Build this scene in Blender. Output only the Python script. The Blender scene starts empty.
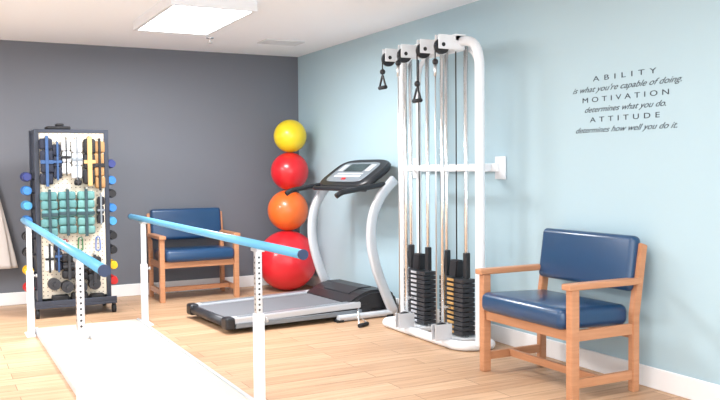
import bpy, bmesh, math, random
from mathutils import Vector, Matrix
random.seed(3)
S = bpy.context.scene
S.view_settings.view_transform = 'Standard'
S.view_settings.look = 'None'

# ------------------------------------------------------------ helpers
def srgb(r, g, b):
    f = lambda c: (c/255/12.92) if c/255 <= .04045 else ((c/255+.055)/1.055)**2.4
    return (f(r), f(g), f(b), 1)

def mat(name, col, rough=.5, metal=0., emit=0., noise=0., nscale=20, bump=0., bscale=60, coat=0.):
    m = bpy.data.materials.new(name); m.use_nodes = True
    nt = m.node_tree; b = nt.nodes['Principled BSDF']
    b.inputs['Base Color'].default_value = col
    b.inputs['Roughness'].default_value = rough
    b.inputs['Metallic'].default_value = metal
    if coat: b.inputs['Coat Weight'].default_value = coat
    if emit:
        b.inputs['Emission Color'].default_value = (1, 1, 1, 1)
        b.inputs['Emission Strength'].default_value = emit
    tc = nt.nodes.new('ShaderNodeTexCoord')
    if noise:
        n = nt.nodes.new('ShaderNodeTexNoise'); n.inputs['Scale'].default_value = nscale
        nt.links.new(tc.outputs['Object'], n.inputs['Vector'])
        mx = nt.nodes.new('ShaderNodeMix'); mx.data_type = 'RGBA'
        mx.inputs[6].default_value = tuple(c*(1-noise) for c in col[:3])+(1,)
        mx.inputs[7].default_value = tuple(min(1, c*(1+noise)) for c in col[:3])+(1,)
        nt.links.new(n.outputs['Fac'], mx.inputs[0]); nt.links.new(mx.outputs[2], b.inputs['Base Color'])
    if bump:
        n2 = nt.nodes.new('ShaderNodeTexNoise'); n2.inputs['Scale'].default_value = bscale
        nt.links.new(tc.outputs['Object'], n2.inputs['Vector'])
        bp = nt.nodes.new('ShaderNodeBump'); bp.inputs['Strength'].default_value = bump
        bp.inputs['Distance'].default_value = .002
        nt.links.new(n2.outputs['Fac'], bp.inputs['Height']); nt.links.new(bp.outputs[0], b.inputs['Normal'])
    return m

def wood_mat(name, c1, c2, scale=(3, 3, 40), rough=.4):
    m = bpy.data.materials.new(name); m.use_nodes = True
    nt = m.node_tree; b = nt.nodes['Principled BSDF']; b.inputs['Roughness'].default_value = rough
    tc = nt.nodes.new('ShaderNodeTexCoord'); mp = nt.nodes.new('ShaderNodeMapping')
    mp.inputs['Scale'].default_value = scale
    n = nt.nodes.new('ShaderNodeTexNoise'); n.inputs['Scale'].default_value = 2; n.inputs['Detail'].default_value = 5
    nt.links.new(tc.outputs['Object'], mp.inputs[0]); nt.links.new(mp.outputs[0], n.inputs['Vector'])
    mx = nt.nodes.new('ShaderNodeMix'); mx.data_type = 'RGBA'
    mx.inputs[6].default_value = c1; mx.inputs[7].default_value = c2
    nt.links.new(n.outputs['Fac'], mx.inputs[0]); nt.links.new(mx.outputs[2], b.inputs['Base Color'])
    return m

def group(name, loc=(0, 0, 0), rz=0.):
    e = bpy.data.objects.new(name, None); e.location = loc; e.rotation_euler = (0, 0, rz)
    e.empty_display_size = .1
    S.collection.objects.link(e); return e

def add(name, me, m, parent=None, loc=(0, 0, 0), rot=(0, 0, 0), smooth=False):
    o = bpy.data.objects.new(name, me); S.collection.objects.link(o)
    o.location = loc; o.rotation_euler = rot
    if m: me.materials.append(m)
    if smooth:
        for p in me.polygons: p.use_smooth = True
    if parent: o.parent = parent
    return o

def bm_box(bm, lo, hi, bev=0, seg=2, M=None):
    r = bmesh.ops.create_cube(bm, size=1)
    vs = r['verts']
    c = [(a+b)/2 for a, b in zip(lo, hi)]; s = [b-a for a, b in zip(lo, hi)]
    for v in vs: v.co = Vector((v.co.x*s[0]+c[0], v.co.y*s[1]+c[1], v.co.z*s[2]+c[2]))
    if bev:
        es = list({e for v in vs for e in v.link_edges})
        bmesh.ops.bevel(bm, geom=es, offset=bev, segments=seg, profile=.5, affect='EDGES')

def box(name, lo, hi, m, parent=None, bev=0, seg=2, smooth=False, rot=(0, 0, 0)):
    c = Vector([(a+b)/2 for a, b in zip(lo, hi)]); h = Vector([abs(b-a)/2 for a, b in zip(lo, hi)])
    bm = bmesh.new(); bm_box(bm, -h, h, bev, seg)
    me = bpy.data.meshes.new(name); bm.to_mesh(me); bm.free()
    return add(name, me, m, parent, c, rot, smooth)

def boxes(name, lst, m, parent=None, bev=0, seg=2, smooth=False):
    bm = bmesh.new()
    for lo, hi in lst: bm_box(bm, lo, hi, bev, seg)
    me = bpy.data.meshes.new(name); bm.to_mesh(me); bm.free()
    return add(name, me, m, parent, smooth=smooth)

def bm_cyl(bm, p, q, r, r2=None, n=20):
    p = Vector(p); q = Vector(q); d = q-p
    M = Matrix.Translation((p+q)/2) @ d.to_track_quat('Z', 'Y').to_matrix().to_4x4()
    bmesh.ops.create_cone(bm, cap_ends=True, segments=n, radius1=r, radius2=r if r2 is None else r2, depth=d.length, matrix=M)

def cyls(name, lst, m, parent=None, n=20):
    bm = bmesh.new()
    for a in lst: bm_cyl(bm, a[0], a[1], a[2], a[3] if len(a) > 3 else None, n)
    for f in bm.faces: f.smooth = len(f.verts) == 4
    me = bpy.data.meshes.new(name); bm.to_mesh(me); bm.free()
    return add(name, me, m, parent)

def fillet(pts, r, n=8, closed=False):
    pts = [Vector(p) for p in pts]; out = []
    N = len(pts)
    for i in range(N):
        if not closed and i in (0, N-1): out.append(pts[i]); continue
        p = pts[i]; a = pts[i-1]; b = pts[(i+1) % N]
        da = (a-p); db = (b-p); k = min(r, da.length*.48, db.length*.48)
        s = p+da.normalized()*k; e = p+db.normalized()*k
        for j in range(n+1):
            t = j/n; out.append(s*(1-t)**2+p*2*t*(1-t)+e*t*t)
    return out

def tube(name, pts, r, m, parent=None, fil=0, closed=False, res=5):
    if fil: pts = fillet(pts, fil, closed=closed)
    cu = bpy.data.curves.new(name, 'CURVE'); cu.dimensions = '3D'
    sp = cu.splines.new('POLY'); sp.points.add(len(pts)-1)
    for i, p in enumerate(pts): sp.points[i].co = (p[0], p[1], p[2], 1)
    sp.use_cyclic_u = closed
    cu.bevel_depth = r; cu.bevel_resolution = res; cu.use_fill_caps = True
    o = bpy.data.objects.new('tmp', cu); S.collection.objects.link(o)
    bpy.context.view_layer.update()
    me = bpy.data.meshes.new_from_object(o.evaluated_get(bpy.context.evaluated_depsgraph_get()))
    bpy.data.objects.remove(o)
    me.name = name
    me.materials.clear()
    return add(name, me, m, parent, smooth=True)

def catmull(P, n=6):
    P = [Vector(p) for p in P]; P = [2*P[0]-P[1]]+P+[2*P[-1]-P[-2]]; out = []
    for i in range(1, len(P)-2):
        for j in range(n):
            t = j/n
            out.append(.5*((2*P[i])+(-P[i-1]+P[i+1])*t+(2*P[i-1]-5*P[i]+4*P[i+1]-P[i+2])*t*t+(-P[i-1]+3*P[i]-3*P[i+1]+P[i+2])*t**3))
    out.append(P[-2]); return out

def ribbon(name, P, w, th, y, m, parent):
    pts = catmull([(p[0], 0, p[1]) for p in P]); bm = bmesh.new(); rings = []
    sec = [(math.cos(a), math.sin(a)) for a in [2*math.pi*k/12 for k in range(12)]]
    se = lambda c: math.copysign(abs(c)**.6, c)
    for i, p in enumerate(pts):
        t = (pts[min(i+1, len(pts)-1)]-pts[max(i-1, 0)]).normalized(); nrm = Vector((-t.z, 0, t.x))
        rings.append([bm.verts.new(p+nrm*th/2*se(a)+Vector((0, y+w/2*se(b), 0))) for a, b in sec])
    for a, b in zip(rings, rings[1:]):
        for k in range(12): bm.faces.new((a[k], a[(k+1) % 12], b[(k+1) % 12], b[k]))
    bm.faces.new(rings[0]); bm.faces.new(rings[-1][::-1])
    bmesh.ops.recalc_face_normals(bm, faces=bm.faces)
    me = bpy.data.meshes.new(name); bm.to_mesh(me); bm.free()
    return add(name, me, m, parent, smooth=True)

def prism(name, prof, y0, y1, m, parent, bev=.01, seg=2):
    bm = bmesh.new()
    a = [bm.verts.new((x, y0, z)) for x, z in prof]; b = [bm.verts.new((x, y1, z)) for x, z in prof]
    n = len(prof); bm.faces.new(a); bm.faces.new(b[::-1])
    for k in range(n): bm.faces.new((a[k], b[k], b[(k+1) % n], a[(k+1) % n]))
    bmesh.ops.recalc_face_normals(bm, faces=bm.faces)
    if bev: bmesh.ops.bevel(bm, geom=list(bm.edges), offset=bev, segments=seg, affect='EDGES')
    me = bpy.data.meshes.new(name); bm.to_mesh(me); bm.free()
    return add(name, me, m, parent)

def sphere(name, c, r, m, parent=None, seg=48):
    bm = bmesh.new(); bmesh.ops.create_uvsphere(bm, u_segments=seg, v_segments=seg//2, radius=r)
    me = bpy.data.meshes.new(name); bm.to_mesh(me); bm.free()
    return add(name, me, m, parent, c, smooth=True)

# ------------------------------------------------------------ materials
M_blue = mat('paint_light_blue', srgb(170, 196, 207), .7, bump=.15, bscale=120)
M_gray = mat('paint_dark_gray', srgb(105, 109, 118), .6, bump=.15, bscale=120)
M_ceil = mat('paint_ceiling', srgb(244, 249, 255), .9, bump=.3, bscale=90)
M_offw = mat('paint_off_white', srgb(236, 240, 244), .8, bump=.15, bscale=120)
M_trim = mat('paint_trim', srgb(238, 239, 241), .4)
M_white = mat('powder_white', srgb(230, 234, 239), .3)
M_chrome = mat('chrome', (.88, .89, .9, 1), .22, 1)
M_steel = mat('steel', (.65, .66, .68, 1), .35, 1)
M_silver = mat('silver_paint', srgb(206, 210, 216), .35, .2)
M_black = mat('black_plastic', srgb(32, 33, 38), .4)
M_blackm = mat('black_rubber', srgb(26, 27, 31), .7)
M_iron = mat('black_iron', srgb(54, 55, 60), .4, .3)
M_belt = mat('treadmill_belt', srgb(112, 114, 120), .7, noise=.1, nscale=200)
M_vinyl = mat('navy_vinyl', srgb(26, 64, 102), .3, bump=.2, bscale=25, coat=.25)
M_wood = wood_mat('oak_wood', srgb(172, 116, 80), srgb(204, 150, 112))
M_rail = mat('rail_blue', srgb(98, 172, 214), .35)
M_cap = mat('rail_cap', srgb(28, 48, 84), .4)
M_text = mat('decal_ink', srgb(36, 46, 62), .6)
M_plat = mat('platform_laminate', srgb(208, 202, 189), .5, noise=.03, nscale=4)
M_gold = mat('label_gold', srgb(190, 150, 90), .5)
M_lens = mat('light_lens', (1, 1, 1, 1), .5, emit=12)
M_screen = mat('console_gray', srgb(124, 132, 140), .3)
M_lcd = mat('lcd', srgb(60, 72, 74), .15)
M_red = mat('red_plastic', srgb(205, 30, 35), .4)

# floor planks (run along X)
mf = bpy.data.materials.new('vinyl_planks'); mf.use_nodes = True
nt = mf.node_tree; b = nt.nodes['Principled BSDF']
tc = nt.nodes.new('ShaderNodeTexCoord')
br = nt.nodes.new('ShaderNodeTexBrick'); br.offset = .37
br.inputs['Scale'].default_value = 1; br.inputs['Brick Width'].default_value = 1.2; br.inputs['Row Height'].default_value = .15
br.inputs['Mortar Size'].default_value = .0022; br.inputs['Bias'].default_value = 0
br.inputs['Color1'].default_value = srgb(206, 172, 140); br.inputs['Color2'].default_value = srgb(187, 150, 118)
br.inputs['Mortar'].default_value = srgb(138, 106, 80)
mp = nt.nodes.new('ShaderNodeMapping'); mp.inputs['Scale'].default_value = (1.3, 20, 1)
no = nt.nodes.new('ShaderNodeTexNoise'); no.inputs['Scale'].default_value = 1.6; no.inputs['Detail'].default_value = 7
no.inputs['Roughness'].default_value = .62
nt.links.new(tc.outputs['Object'], br.inputs['Vector'])
nt.links.new(tc.outputs['Object'], mp.inputs[0]); nt.links.new(mp.outputs[0], no.inputs['Vector'])
cr = nt.nodes.new('ShaderNodeValToRGB')
cr.color_ramp.elements[0].position = .33; cr.color_ramp.elements[0].color = (.72, .66, .60, 1)
cr.color_ramp.elements[1].position = .6; cr.color_ramp.elements[1].color = (1.02, 1.02, 1.02, 1)
nt.links.new(no.outputs['Fac'], cr.inputs[0])
mx = nt.nodes.new('ShaderNodeMix'); mx.data_type = 'RGBA'; mx.blend_type = 'MULTIPLY'; mx.inputs[0].default_value = .85
nt.links.new(br.outputs['Color'], mx.inputs[6]); nt.links.new(cr.outputs[0], mx.inputs[7])
nt.links.new(mx.outputs[2], b.inputs['Base Color']); b.inputs['Roughness'].default_value = .45

# pegboard
mpg = bpy.data.materials.new('pegboard'); mpg.use_nodes = True
nt = mpg.node_tree; b = nt.nodes['Principled BSDF']; b.inputs['Roughness'].default_value = .6
tc = nt.nodes.new('ShaderNodeTexCoord'); sp = nt.nodes.new('ShaderNodeSeparateXYZ')
nt.links.new(tc.outputs['Object'], sp.inputs[0])
def mth(op, a, bb=None):
    n = nt.nodes.new('ShaderNodeMath'); n.operation = op
    for i, v in enumerate((a, bb)):
        if v is None: continue
        if isinstance(v, (int, float)): n.inputs[i].default_value = v
        else: nt.links.new(v, n.inputs[i])
    return n.outputs[0]
def cell(o):
    return mth('POWER', mth('SUBTRACT', mth('FRACT', mth('MULTIPLY', o, 1/.036)), .5), 2)
d = mth('LESS_THAN', mth('ADD', cell(mth('ADD', sp.outputs[0], 10)), cell(mth('ADD', sp.outputs[2], 10))), .022)
mx = nt.nodes.new('ShaderNodeMix'); mx.data_type = 'RGBA'
mx.inputs[6].default_value = srgb(226, 217, 200); mx.inputs[7].default_value = srgb(130, 116, 100)
nt.links.new(d, mx.inputs[0]); nt.links.new(mx.outputs[2], b.inputs['Base Color'])

# ------------------------------------------------------------ room
WX, WY, H = 3.63, 8.44, 2.5
X0, Y0 = -2.8, -1.6
box('floor', (X0-.1, Y0, -.1), (WX+.1, WY+.1, 0), mf)
box('ceiling', (X0-.1, Y0, H), (WX+.1, WY+.1, H+.1), M_ceil)
box('wall_right', (WX, Y0, 0), (WX+.1, WY+.1, H), M_blue)
box('wall_back', (X0-.1, WY, 0), (WX, WY+.1, H), M_gray)
box('wall_left', (X0-.1, Y0, 0), (X0, WY, H), M_offw)
def baseboard(name, lo, hi):
    box(name, lo, hi, M_trim, bev=.004, seg=1)
baseboard('baseboard_right', (WX-.015, Y0, 0), (WX, WY, .12))
baseboard('baseboard_back', (X0, WY-.015, 0), (WX-.015, WY, .12))
baseboard('baseboard_left', (X0, Y0, 0), (X0+.015, WY-.015, .12))

# ceiling fixtures
def fixture(cx, cy, watts, w=.64, l=1.2):
    g = group('ceiling_light', (cx, cy, H))
    z0 = -.075; f = .03
    boxes('housing', [((-w/2, -l/2, z0), (w/2, -l/2+f, 0)), ((-w/2, l/2-f, z0), (w/2, l/2, 0)),
                      ((-w/2, -l/2+f, z0), (-w/2+f, l/2-f, 0)), ((w/2-f, -l/2+f, z0), (w/2, l/2-f, 0))], M_white, g)
    box('lens', (-w/2+f, -l/2+f, z0+.005), (w/2-f, l/2-f, z0+.03), M_lens, g)
    L = bpy.data.lights.new('lamp', 'AREA'); L.shape = 'RECTANGLE'; L.size = w-.1; L.size_y = l-.1
    L.energy = watts; L.color = (.98, .99, 1)
    o = bpy.data.objects.new('lamp', L); S.collection.objects.link(o); o.parent = g; o.location = (0, 0, z0-.005)
for cx, cy, wt in ((1.84, 6.36, 84), (1.84, 2.8, 6), (-1.0, 6.36, 115), (-1.0, 2.8, 30), (1.84, -.5, 25), (-1.0, -.5, 25)):
    fixture(cx, cy, wt)

g = group('sprinkler_head', (2.34, 7.5, H))
cyls('escutcheon', [((0, 0, -.012), (0, 0, 0), .035), ((0, 0, -.05), (0, 0, -.012), .01), ((0, 0, -.056), (0, 0, -.05), .022)], M_chrome, g)
g = group('ceiling_vent', (3.05, 7.5, H))
boxes('grille', [((-.2, -.12, -.012), (.2, -.1, 0)), ((-.2, .1, -.012), (.2, .12, 0)), ((-.2, -.1, -.012), (-.18, .1, 0)), ((.18, -.1, -.012), (.2, .1, 0))]
      + [((-.18, -.09+k*.03, -.01), (.18, -.075+k*.03, 0)) for k in range(6)], mat('vent_gray', srgb(215, 218, 222), .5), g)

# ------------------------------------------------------------ wall decal text
def decal():
    lines = [("ABILITY", 1.797, .50, .044, 1.9, 0), ("is what you're capable of doing.", 1.735, .86, .050, 1.0, .55),
             ("MOTIVATION", 1.670, .68, .044, 1.7, 0), ("determines what you do.", 1.610, .64, .050, 1.0, .55),
             ("ATTITUDE", 1.547, .55, .044, 1.8, 0), ("determines how well you do it.", 1.485, .80, .050, 1.0, .55)]
    obs = []
    for s, z, w, size, sp, sh in lines:
        cu = bpy.data.curves.new('t', 'FONT'); cu.body = s; cu.size = size; cu.align_x = 'CENTER'; cu.align_y = 'CENTER'
        cu.space_character = sp; cu.shear = sh; cu.extrude = .0006
        o = bpy.data.objects.new('t', cu); S.collection.objects.link(o); bpy.context.view_layer.update()
        me = bpy.data.meshes.new_from_object(o.evaluated_get(bpy.context.evaluated_depsgraph_get()))
        bpy.data.objects.remove(o)
        xs = [v.co.x for v in me.vertices]; k = w/(max(xs)-min(xs)); c = (max(xs)+min(xs))/2
        for v in me.vertices: v.co = Vector(((v.co.x-c)*k, v.co.y, v.co.z))
        me.transform(Matrix.Translation((0, z-1.64, 0)))
        obs.append(me)
    bm = bmesh.new()
    for me in obs: bm.from_mesh(me)
    me = bpy.data.meshes.new('wall_lettering'); bm.to_mesh(me); bm.free(); me.materials.clear()
    add('wall_lettering', me, M_text, None, (WX-.0008, 3.61, 1.645), (math.pi/2, 0, -math.pi/2))
decal()

# ------------------------------------------------------------ chairs
def chair(loc, rz, w=.36):
    g = group('waiting_chair', loc, rz)
    boxes('front_legs', [((s*w-.024, -.265, 0), (s*w+.024, -.21, .605)) for s in (-1, 1)], M_wood, g, .005)
    bm = bmesh.new()
    for s in (-1, 1):
        prof = [(.185, 0), (.235, 0), (.235, .42), (.295, .82), (.25, .835), (.185, .44)]
        a = [bm.verts.new((s*w-.02, y, z)) for y, z in prof]; b_ = [bm.verts.new((s*w+.02, y, z)) for y, z in prof]
        bm.faces.new(a); bm.faces.new(b_[::-1])
        for k in range(6): bm.faces.new((a[k], b_[k], b_[(k+1) % 6], a[(k+1) % 6]))
    bmesh.ops.recalc_face_normals(bm, faces=bm.faces)
    bmesh.ops.bevel(bm, geom=list(bm.edges), offset=.004, segments=2, affect='EDGES')
    me = bpy.data.meshes.new('back_posts'); bm.to_mesh(me); bm.free(); add('back_posts', me, M_wood, g)
    boxes('armrests', [((s*w-.034, -.29, .605), (s*w+.034, .235, .64)) for s in (-1, 1)], M_wood, g, .008, 3)
    boxes('seat_rails', [((-w+.024, -.25, .325), (w-.024, -.222, .385)), ((-w+.024, .19, .30), (w-.024, .215, .36)),
                         ((-w-.012, -.21, .325), (-w+.012, .185, .385)), ((w-.012, -.21, .325), (w+.012, .185, .385))], M_wood, g, .003)
    boxes('stretchers', [((-w-.014, -.21, .07), (-w+.014, .185, .12)), ((w-.014, -.21, .07), (w+.014, .185, .12)),
                         ((-w+.014, -.06, .075), (w-.014, -.035, .12))], M_wood, g, .003)
    box('seat_cushion', (-w+.026, -.30, .375), (w-.026, .205, .495), M_vinyl, g, .042, 5, True, rot=(math.radians(-2), 0, 0))
    box('back_cushion', (-w+.005, .185, .56), (w-.005, .262, .875), M_vinyl, g, .032, 5, True, rot=(math.radians(-8), 0, 0))
chair((3.275, 3.775, 0), -math.pi/2, .395)
chair((2.305, 8.07, 0), 0, .37)

# ------------------------------------------------------------ exercise balls
def gball(c, r, col):
    o = sphere('exercise_ball', c, r, mat('ball_vinyl', col, .32, coat=.2), None, 64)
gball((3.285, 7.98, .313), .313, srgb(212, 34, 46))
gball((3.30, 7.98, .836), .212, srgb(232, 108, 42))
gball((3.325, 7.98, 1.243), .197, srgb(206, 28, 38))
gball((3.335, 7.98, 1.609), .171, srgb(226, 200, 34))

# ------------------------------------------------------------ parallel bars
g = group('parallel_bars', (1.1, 5.4, 0))
for lab, rn, rf, posts in (('left', (-.492, -2.0), (-.435, 1.87), (-.475, -.44)), ('right', (.435, -1.86), (.435, 1.87), (.435, .435))):
    zr = .868
    A = Vector((rn[0], rn[1], zr)); B = Vector((rf[0], rf[1], zr)); dv = (B-A).normalized()
    cyls('rail_'+lab, [(A, B, .023)], M_rail, g, 28)
    cyls('rail_caps_'+lab, [(A-dv*.012, A+dv*.005, .025), (B-dv*.005, B+dv*.012, .025)], M_cap, g, 28)
    for y, k, ox in ((-1.26, 'near', posts[0]), (1.41, 'far', posts[1])):
        boxes('post_'+lab+'_'+k, [((ox-.025, y-.025, .0), (ox+.025, y+.025, .5))], M_white, g, .004)
        boxes('inner_post_'+lab+'_'+k, [((ox-.018, y-.018, .5), (ox+.018, y+.018, .837))], M_steel if k == 'near' else M_white, g, .003)
        if k == 'near':
            cyls('holes_'+lab, [((ox, y-.0185, .52+.028*i), (ox, y-.015, .52+.028*i), .006) for i in range(11)]
                 + [((ox-.0185, y, .52+.028*i), (ox-.015, y, .52+.028*i), .006) for i in range(11)], M_iron, g, 12)
            cyls('lower_holes_'+lab, [((ox, y-.0257, .08+.05*i), (ox, y-.022, .08+.05*i), .005) for i in range(8)], M_steel, g, 12)
        cyls('knob_'+lab+'_'+k, [((ox+.025, y, .46), (ox+.04, y, .46), .007), ((ox+.04, y, .46), (ox+.052, y, .46), .014)], M_steel, g)
        boxes('bracket_'+lab+'_'+k, [((ox-.022, y-.05, .831), (ox+.022, y+.05, .849))], M_steel, g, .003)
        boxes('foot_'+lab+'_'+k, [((ox-.04, y-.1, 0), (ox+.025, y+.1, .012))] if lab == 'left' else [((ox-.025, y-.1, 0), (ox+.05, y+.1, .012))], M_white, g, .003)
box('platform', (-.38, -1.9, 0), (.385, 1.5, .035), M_plat, g, .005)
boxes('platform_trim', [((-.405, -1.9, 0), (-.38, 1.5, .042)), ((.385, -1.9, 0), (.408, 1.5, .042))], M_silver, g, .003)

# ------------------------------------------------------------ treadmill
g = group('treadmill', (2.0, 6.05, 0), math.radians(4))
W = .90
prism('deck_frame', [(.02, .03), (.0, .07), (.02, .10), (1.3, .12), (1.3, .05)], .02, W-.02, M_black, g, .006)
prism('belt', [(.035, .095), (.035, .108), (1.2, .128), (1.2, .1)], .12, W-.12, M_belt, g, .003)
for y0, y1, n in ((0, .11, 'near'), (W-.11, W, 'far')):
    prism('side_rail_'+n, [(.04, .07), (.04, .118), (1.2, .14), (1.2, .09)], y0+.012, y1, M_silver, g, .006)
    prism('foot_tread_'+n, [(.1, .117), (.1, .1225), (1.1, .1415), (1.1, .13)], y0+.035, y1-.025, M_screen, g, 0)
    box('end_cap_'+n, (-.02, y0, .03), (.06, y1+.005, .125), M_black, g, .02, 3)
for y, n in ((-.015, 'near'), (W-.02, 'far')):
    boxes('skirt_'+n, [((.06, y+.012, .04), (1.2, y+.028, .078))], M_screen, g, .004)
cyls('rear_roller', [((.02, .1, .075), (.02, W-.1, .075), .035)], M_iron, g)
prism('motor_hood', [(1.08, .12), (1.2, .19), (1.3, .225), (1.48, .225), (1.57, .17), (1.6, .05), (1.08, .05)], .03, W-.06, M_black, g, .025, 3)
prism('hood_stripe', [(1.19, .19), (1.3, .232), (1.42, .232), (1.42, .2), (1.19, .17)], .2, W-.25, M_iron, g, .004)
e = .05
P = [(1.45+e, .03), (1.37+e, .2), (1.28+e, .42), (1.23+e, .65), (1.25+e, .87), (1.34+e, 1.04), (1.47+e, 1.17)]
ribbon('upright_near', P, .055, .085, -.03, M_silver, g)
P2 = [(x-.05 if z > .1 else x, z) for x, z in P]
ribbon('upright_far', P2, .055, .085, W+.03, M_silver, g)
tube('base_frame', [(.95, -.03, .03), (1.53, -.03, .03), (1.50, W+.03, .03), (.95, W+.03, .03)], .027, M_silver, g, fil=.05)
boxes('base_feet', [((.93, -.06, 0), (.99, 0, .02)), ((.93, W, 0), (.99, W+.06, .02)), ((1.42, -.06, 0), (1.48, 0, .02)), ((1.42, W, 0), (1.48, W+.06, .02))], M_blackm, g)
ang = math.radians(-34)
c = Vector((1.40, W/2-.01, 1.215))
def tilt(name, lo, hi, m, bev=.01, seg=3):
    bm = bmesh.new(); bm_box(bm, lo, hi, bev, seg)
    me = bpy.data.meshes.new(name); bm.to_mesh(me); bm.free()
    return add(name, me, m, g, c, (0, ang, 0))
def tilt_oval(name, hx, hy, z0, z1, m, n=56, p=.5):
    bm = bmesh.new(); rings = []
    f = lambda v: math.copysign(abs(v)**p, v)
    for k, z in ((.8, z0), (.95, z0+(z1-z0)*.25), (1, z0+(z1-z0)*.6), (.985, z0+(z1-z0)*.88), (.95, z1)):
        rings.append([bm.verts.new((hx*k*f(math.cos(2*math.pi*j/n)), hy*k*f(math.sin(2*math.pi*j/n)), z)) for j in range(n)])
    for a, b_ in zip(rings, rings[1:]):
        for j in range(n): bm.faces.new((a[j], a[(j+1) % n], b_[(j+1) % n], b_[j]))
    bm.faces.new(rings[0][::-1]); bm.faces.new(rings[-1])
    me = bpy.data.meshes.new(name); bm.to_mesh(me); bm.free()
    return add(name, me, m, g, c, (0, ang, 0))
tilt_oval('console_body', .215, .43, -.06, .02, M_black)
tilt_oval('console_face', .15, .32, .018, .028, M_screen, p=.35)
tilt('lcd_panel', (.0, -.16, .027), (.12, .16, .032), M_lcd, .003)
tilt('key_row_1', (-.08, -.22, .027), (-.055, .22, .031), M_white, .002)
tilt('key_row_2', (-.04, -.22, .027), (-.022, .22, .031), M_silver, .002)
tilt('side_keys_1', (.01, .19, .027), (.11, .27, .032), M_silver, .003)
tilt('side_keys_2', (.01, -.27, .027), (.11, -.19, .032), M_silver, .003)
tilt('safety_key', (-.125, -.03, .027), (-.10, .03, .035), M_red, .003)
for y, n in ((-.02, 'near'), (W+.0, 'far')):
    tube('handrail_'+n, [(1.42, y, 1.13), (1.2, y, 1.10), (1.0, y, 1.07), (.95, y, 1.04)], .023, M_black, g, fil=.05)
tube('cross_bar', [(1.25, 0, 1.09), (1.19, .1, 1.09), (1.19, W-.1, 1.09), (1.25, W, 1.09)], .02, M_black, g, fil=.06)

# ------------------------------------------------------------ cable machine
ox, oy = 3.33, 5.15
g = group('cable_weight_machine', (ox, oy, 0))
tube('frame_arch', [(0, -.525, .04), (0, -.525, 2.15), (0, .515, 2.15), (0, .515, .04)], .034, M_white, g, fil=.2)
tube('inner_arch', [(.08, -.40, .04), (.08, -.40, 2.12), (.08, .40, 2.12), (.08, .40, .04)], .02, M_white, g, fil=.2)
tube('base_loop', [(-.13, -.46, .034), (.12, -.54, .034), (.12, .60, .034), (-.13, .63, .034)], .034, M_white, g, fil=.1, closed=True)
boxes('base_plates', [((-.11, v-.17, .02), (.12, v+.17, .055)) for v in (.33, -.18)], M_white, g, .006)
boxes('wall_bar', [((.262, -.36, 1.235), (.298, .8, 1.295))], M_white, g, .005)
boxes('wall_plate', [((.285, -.43, 1.18), (.298, -.31, 1.345)), ((.285, .74, 1.18), (.298, .86, 1.345))], M_white, g, .005)
boxes('cross_rail', [((-.02, -.52, 1.245), (.0, .51, 1.285))], M_white, g, .004)
boxes('standoffs', [((0, -.30, 1.24), (.28, -.26, 1.29)), ((0, .46, 1.24), (.28, .50, 1.29))], M_white, g, .004)
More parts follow.
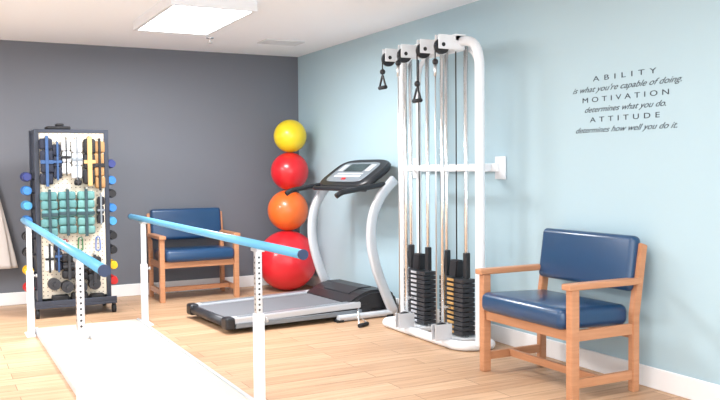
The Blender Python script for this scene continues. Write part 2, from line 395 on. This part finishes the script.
for i, v in enumerate((.33, -.18)):
    lab = str(i+1); u = .04
    cyls('guide_rods_'+lab, [((u, v-.125, .05), (u, v-.125, 2.12), .016), ((u, v+.125, .05), (u, v+.125, 2.12), .016)], M_chrome, g)
    boxes('weight_plates_'+lab, [((u-.055, v-.15, .07+k*.034), (u+.055, v+.15, .099+k*.034)) for k in range(12)], M_iron, g, .004, 2)
    boxes('plate_labels_'+lab, [((u-.058, v-.04, .076+k*.034), (u-.054, v+.04, .094+k*.034)) for k in range(12)], M_gold if i else M_silver, g)
    prism('stack_head_'+lab, [(u-.04, .478), (u-.03, .60), (u+.03, .60), (u+.04, .478)], v-.05, v+.05, M_black, g, .008)
    boxes('guide_collars_'+lab, [((u-.02, v+s*.125-.02, .478), (u+.02, v+s*.125+.02, .66)) for s in (-1, 1)], M_black, g, .006)
    cyls('lift_cable_'+lab, [((u, v, .6), (u, v, 2.1), .005)], M_black, g, 10)
    cyls('selector_pin_'+lab, [((u-.1, v, .26), (u-.05, v, .26), .007), ((u-.115, v, .26), (u-.1, v, .26), .016)], M_steel, g, 12)
    for j, s in enumerate((-.12, .12)):
        pv = v+s
        boxes('pulley_arm_%s_%d' % (lab, j+1), [((-.2, pv-.026, 2.09), (.02, pv-.018, 2.19)), ((-.2, pv+.018, 2.09), (.02, pv+.026, 2.19)), ((-.06, pv-.026, 2.15), (.03, pv+.026, 2.2))], M_white, g, .003, 1)
        cyls('pulley_%s_%d' % (lab, j+1), [((-.16, pv-.014, 2.11), (-.16, pv+.014, 2.11), .055), ((-.16, pv-.03, 2.12), (-.16, pv+.03, 2.12), .014)], M_black, g, 28)
    pv = v+.12
    fc = pv-.24
    cyls('front_cable_'+lab, [((-.212, fc, .16), (-.212, fc, 2.12), .005)], M_steel, g, 10)
    cyls('front_tube_'+lab, [((-.08, v, .05), (-.08, v, 2.13), .014)], M_chrome, g, 16)
    for q, (hv, top) in enumerate(((pv, 1.98 if i == 0 else 1.84), (fc, 2.02 if i == 0 else 1.97))):
        nm = '%s_%d' % (lab, q+1)
        cyls('drop_cable_'+nm, [((-.212, hv, top), (-.212, hv, 2.12), .005)], M_black, g, 10)
        sphere('stop_ball_'+nm, (-.212, hv, top+.03), .022, M_black, g, 16)
        if q == 0:
            tube('handle_loop_'+nm, [(-.212, hv, top+.01), (-.212, hv-.05, top-.09), (-.212, hv+.05, top-.09)], .008, M_black, g, fil=.02, closed=True)
            cyls('handle_grip_'+nm, [((-.212, hv-.05, top-.09), (-.212, hv+.05, top-.09), .015)], M_blackm, g)
        else:
            cyls('carabiner_'+nm, [((-.212, hv, top-.07), (-.212, hv, top+.01), .012)], M_steel, g, 12)
    boxes('low_pulley_bracket_'+lab, [((-.24, fc-.028, .06), (-.1, fc-.02, .17)), ((-.24, fc+.02, .06), (-.1, fc+.028, .17))], M_silver, g, .003, 1)
    cyls('low_pulley_'+lab, [((-.17, fc-.015, .13), (-.17, fc+.015, .13), .05)], M_black, g, 28)
g = group('stirrup_handle', (3.02, 5.86, 0), .5)
tube('strap_loop', [(0, 0, .09), (-.06, -.05, .016), (.06, -.05, .016)], .006, M_steel, g, fil=.02, closed=True)
cyls('grip', [((-.06, -.05, .016), (.06, -.05, .016), .016)], M_blackm, g)
cyls('carabiner', [((0, 0, .085), (.05, .03, .13), .008)], M_chrome, g, 12)

# ------------------------------------------------------------ therapy weight rack
g = group('therapy_weight_rack', (1.105, 7.6, 0), math.radians(1.5))
hw, D = .292, .30
KX = .82
M_navy = mat('rack_frame', srgb(48, 54, 68), .4)
box('pegboard_front', (-hw+.02, -.006, .16), (hw-.02, .006, 1.6), mpg, g)
box('pegboard_back', (-hw+.02, D-.006, .16), (hw-.02, D+.006, 1.6), mpg, g)
boxes('frame', [((sx*hw-.02, y-.015, .08), (sx*hw+.02, y+.015, 1.63)) for sx in (-1, 1) for y in (0, D)]
      + [((-hw, y-.015, z), (hw, y+.015, z+.03)) for y in (0, D) for z in (.1, 1.6)]
      + [((sx*hw-.012, 0, z), (sx*hw+.012, D, z+.03)) for sx in (-1, 1) for z in (.1, .5, .9, 1.25, 1.6)], M_navy, g, .003, 1)
boxes('side_panels', [((sx*hw-.005, .015, .1), (sx*hw+.005, D-.015, 1.6)) for sx in (-1, 1)], M_navy, g)
boxes('base_tray', [((-hw-.05, -.1, .085), (hw+.05, D+.08, .11)), ((-hw-.05, -.1, .11), (hw+.05, -.085, .15))], M_navy, g, .004)
cyls('casters', [((sx*(hw+.03)-.014, y, .04), (sx*(hw+.03)+.014, y, .04), .04) for sx in (-1, 1) for y in (-.06, D+.05)], M_blackm, g)
cyls('caster_stems', [((sx*(hw+.03), y, .04), (sx*(hw+.03), y, .09), .012) for sx in (-1, 1) for y in (-.06, D+.05)], M_steel, g)
cnt = [0]
def cuff(x, zt, w, h, col, strap=M_blackm, n=4, th=.045, sw=.12):
    x *= KX; w *= .9
    cnt[0] += 1; k = cnt[0]
    m = mat('cuff_fabric', col, .75, noise=.12, nscale=30)
    seg = h/n
    bm = bmesh.new()
    for i in range(n):
        z1 = zt-i*seg; off = .012*math.sin(i*1.9+x*9)
        bm_box(bm, (x-w/2+off*.4, -.02-th, z1-seg+.001), (x+w/2+off*.4, -.02, z1-.001), min(.018, seg*.35), 3)
    me = bpy.data.meshes.new('cuff'); bm.to_mesh(me); bm.free()
    add('cuff_weight_%d' % k, me, m, g, smooth=True)
    boxes('cuff_strap_%d' % k, [((x-w*sw, -.032-th, zt-h*1.04), (x+w*sw, -.018-th, zt+.02)), ((x-w*.5, -.028-th, zt-h*.55), (x+w*.5, -.016-th, zt-h*.47))], strap, g, .003, 1)
    cyls('peg_hook_%d' % k, [((x, -.02-th-.03, zt+.03), (x, 0, zt+.02), .005)], M_steel, g, 10)
navy = srgb(30, 36, 54); wht = srgb(220, 224, 228); tan = srgb(168, 128, 84); teal = srgb(88, 136, 138); blk = srgb(30, 31, 36)
M_st = mat('strap_navy', srgb(52, 84, 130), .7); M_tan = mat('strap_tan', srgb(190, 155, 105), .7); M_dt = mat('strap_teal', srgb(44, 68, 76), .7)
cuff(-.265, 1.55, .12, .40, navy, M_st)
cuff(-.16, 1.50, .08, .30, navy, M_st, 3)
cuff(-.07, 1.54, .085, .30, wht, M_blackm, 3, sw=.06)
cuff(.04, 1.54, .10, .34, wht, M_screen, 3, sw=.06)
cuff(.045, 1.19, .07, .05, blk, M_iron, 1)
cuff(.165, 1.55, .11, .40, blk, M_tan, 3, .06, .2)
cuff(.27, 1.53, .10, .42, tan, M_blackm, 4, .05)
cuff(-.25, 1.09, .15, .39, teal, M_dt, 5, .06, .09)
cuff(-.07, 1.09, .16, .37, teal, M_dt, 5, .06, .09)
cuff(.12, 1.09, .16, .38, srgb(100, 148, 146), M_dt, 5, .06, .09)
cuff(-.26, .62, .08, .22, wht, M_blackm, 2)
cuff(-.17, .66, .07, .26, navy, M_st, 3)
for q, x in enumerate((-.07, .06, .19)):
    cuff(x, .55-.02*q, .12, .22, blk, M_iron, 3, .08)
cuff(.275, 1.04, .07, .24, blk, M_screen, 3, .05)
for q, (x, zt, ln, col) in enumerate(((-.08, .67, .1, srgb(190, 60, 60)), (.05, .68, .11, srgb(60, 130, 80)), (.2, .68, .12, srgb(70, 110, 180)))):
    mb = mat('band_rubber', col, .6)
    tube('exercise_band_%d' % (q+1), [(x-.02, -.035, zt-ln), (x-.016, -.035, zt), (x+.016, -.035, zt), (x+.02, -.035, zt-ln)], .0055, mb, g, fil=.018, closed=True)
    cyls('band_peg_%d' % (q+1), [((x, -.055, zt-.006), (x, 0, zt-.012), .005)], M_steel, g, 10)
hx = [(x*KX, z) for x, z in ((-.09, .26), (.05, .25), (.19, .27), (-.22, .29))]
cyls('hand_weights', [((x, -.1, z), (x, -.0, z), .05) for x, z in hx], M_iron, g, 24)
cyls('hand_weight_hubs', [((x, -.13, z), (x, -.1, z), .018) for x, z in hx], M_iron, g, 16)
boxes('lower_shelf_gear', [((-.2, -.08, .112), (-.06, .0, .19)), ((-.04, -.08, .112), (.1, .0, .2)), ((.12, -.08, .112), (.24, .0, .18))], M_blackm, g, .015, 3)
dcols = {'blue': srgb(52, 120, 190), 'navy': srgb(44, 56, 118), 'black': srgb(30, 30, 34), 'yellow': srgb(235, 190, 30), 'green': srgb(90, 150, 60), 'red': srgb(205, 40, 40), 'cyan': srgb(70, 150, 200), 'orange': srgb(225, 120, 40)}
def dumbbell(k, x, z, cn, r=.042):
    m = mat('dumbbell_'+cn, dcols[cn], .45)
    cyls('dumbbell_%d' % k, [((x, .03, z), (x, .085, z), r*.8, r), ((x, .085, z), (x, .20, z), .014), ((x, .20, z), (x, .255, z), r, r*.8)], m, g, 16)
    s = 1 if x > 0 else -1
    boxes('dumbbell_bracket_%d' % k, [((min(s*hw, x), .12, z-.03), (max(s*hw, x), .165, z-.014))], M_navy, g)
k = 0
for z, cn in ((1.22, 'navy'), (1.10, 'blue'), (.97, 'cyan'), (.84, 'blue'), (.70, 'black'), (.56, 'black'), (.40, 'yellow'), (.25, 'red')):
    k += 1; dumbbell(k, -.365, z, cn)
for z, cn in ((1.33, 'navy'), (1.18, 'blue'), (1.06, 'black'), (.93, 'blue'), (.81, 'cyan'), (.68, 'black'), (.55, 'black'), (.41, 'yellow'), (.27, 'red')):
    k += 1; dumbbell(k, .350, z, cn)
boxes('strap_bundle', [((-.2, .02, 1.63), (0, .16, 1.66)), ((-.12, .05, 1.66), (-.05, .12, 1.685))], M_blackm, g, .012, 3)

# ------------------------------------------------------------ coat hanging on back wall (far left)
g = group('hanging_coat', (.45, WY, 0))
cyls('wall_hook', [((0, -.06, 1.3), (0, 0, 1.3), .01), ((0, -.07, 1.3), (0, -.06, 1.3), .018)], M_steel, g)
bm = bmesh.new(); rows = []
NR, NC = 24, 64
for i in range(NR+1):
    t = i/NR; z = 1.3-t*.94; hwid = .03+.21*t**.75; ring = []
    for j in range(NC):
        a = 2*math.pi*j/NC
        f = 1+.09*math.sin(a*9+t*2)*t
        ring.append(bm.verts.new((hwid*math.cos(a)*f, -.075+.05*math.sin(a)*f*(.5+.5*t), z)))
    rows.append(ring)
for a, b_ in zip(rows, rows[1:]):
    for j in range(NC): bm.faces.new((a[j], a[(j+1) % NC], b_[(j+1) % NC], b_[j]))
bm.faces.new(rows[0]); bm.faces.new(rows[-1])
bmesh.ops.recalc_face_normals(bm, faces=bm.faces)
me = bpy.data.meshes.new('coat_body'); bm.to_mesh(me); bm.free()
add('coat_body', me, mat('coat_cloth', srgb(212, 206, 202), .9), g, smooth=True)

# ------------------------------------------------------------ world, camera
w = bpy.data.worlds.new('World'); S.world = w; w.use_nodes = True
w.node_tree.nodes['Background'].inputs[0].default_value = (.93, .97, 1, 1)
w.node_tree.nodes['Background'].inputs[1].default_value = 4.0
cam = bpy.data.cameras.new('camera'); co = bpy.data.objects.new('camera', cam); S.collection.objects.link(co)
cam.sensor_width = 36; cam.lens = 41.25; cam.clip_start = .05
a = math.radians(27.47)
R = Matrix.Rotation(-a, 4, 'Z') @ Matrix.Rotation(math.radians(90-2.22), 4, 'X') @ Matrix.Rotation(math.radians(-.53), 4, 'Z')
co.matrix_world = Matrix.Translation((0, 0, 1.27)) @ R
S.camera = co
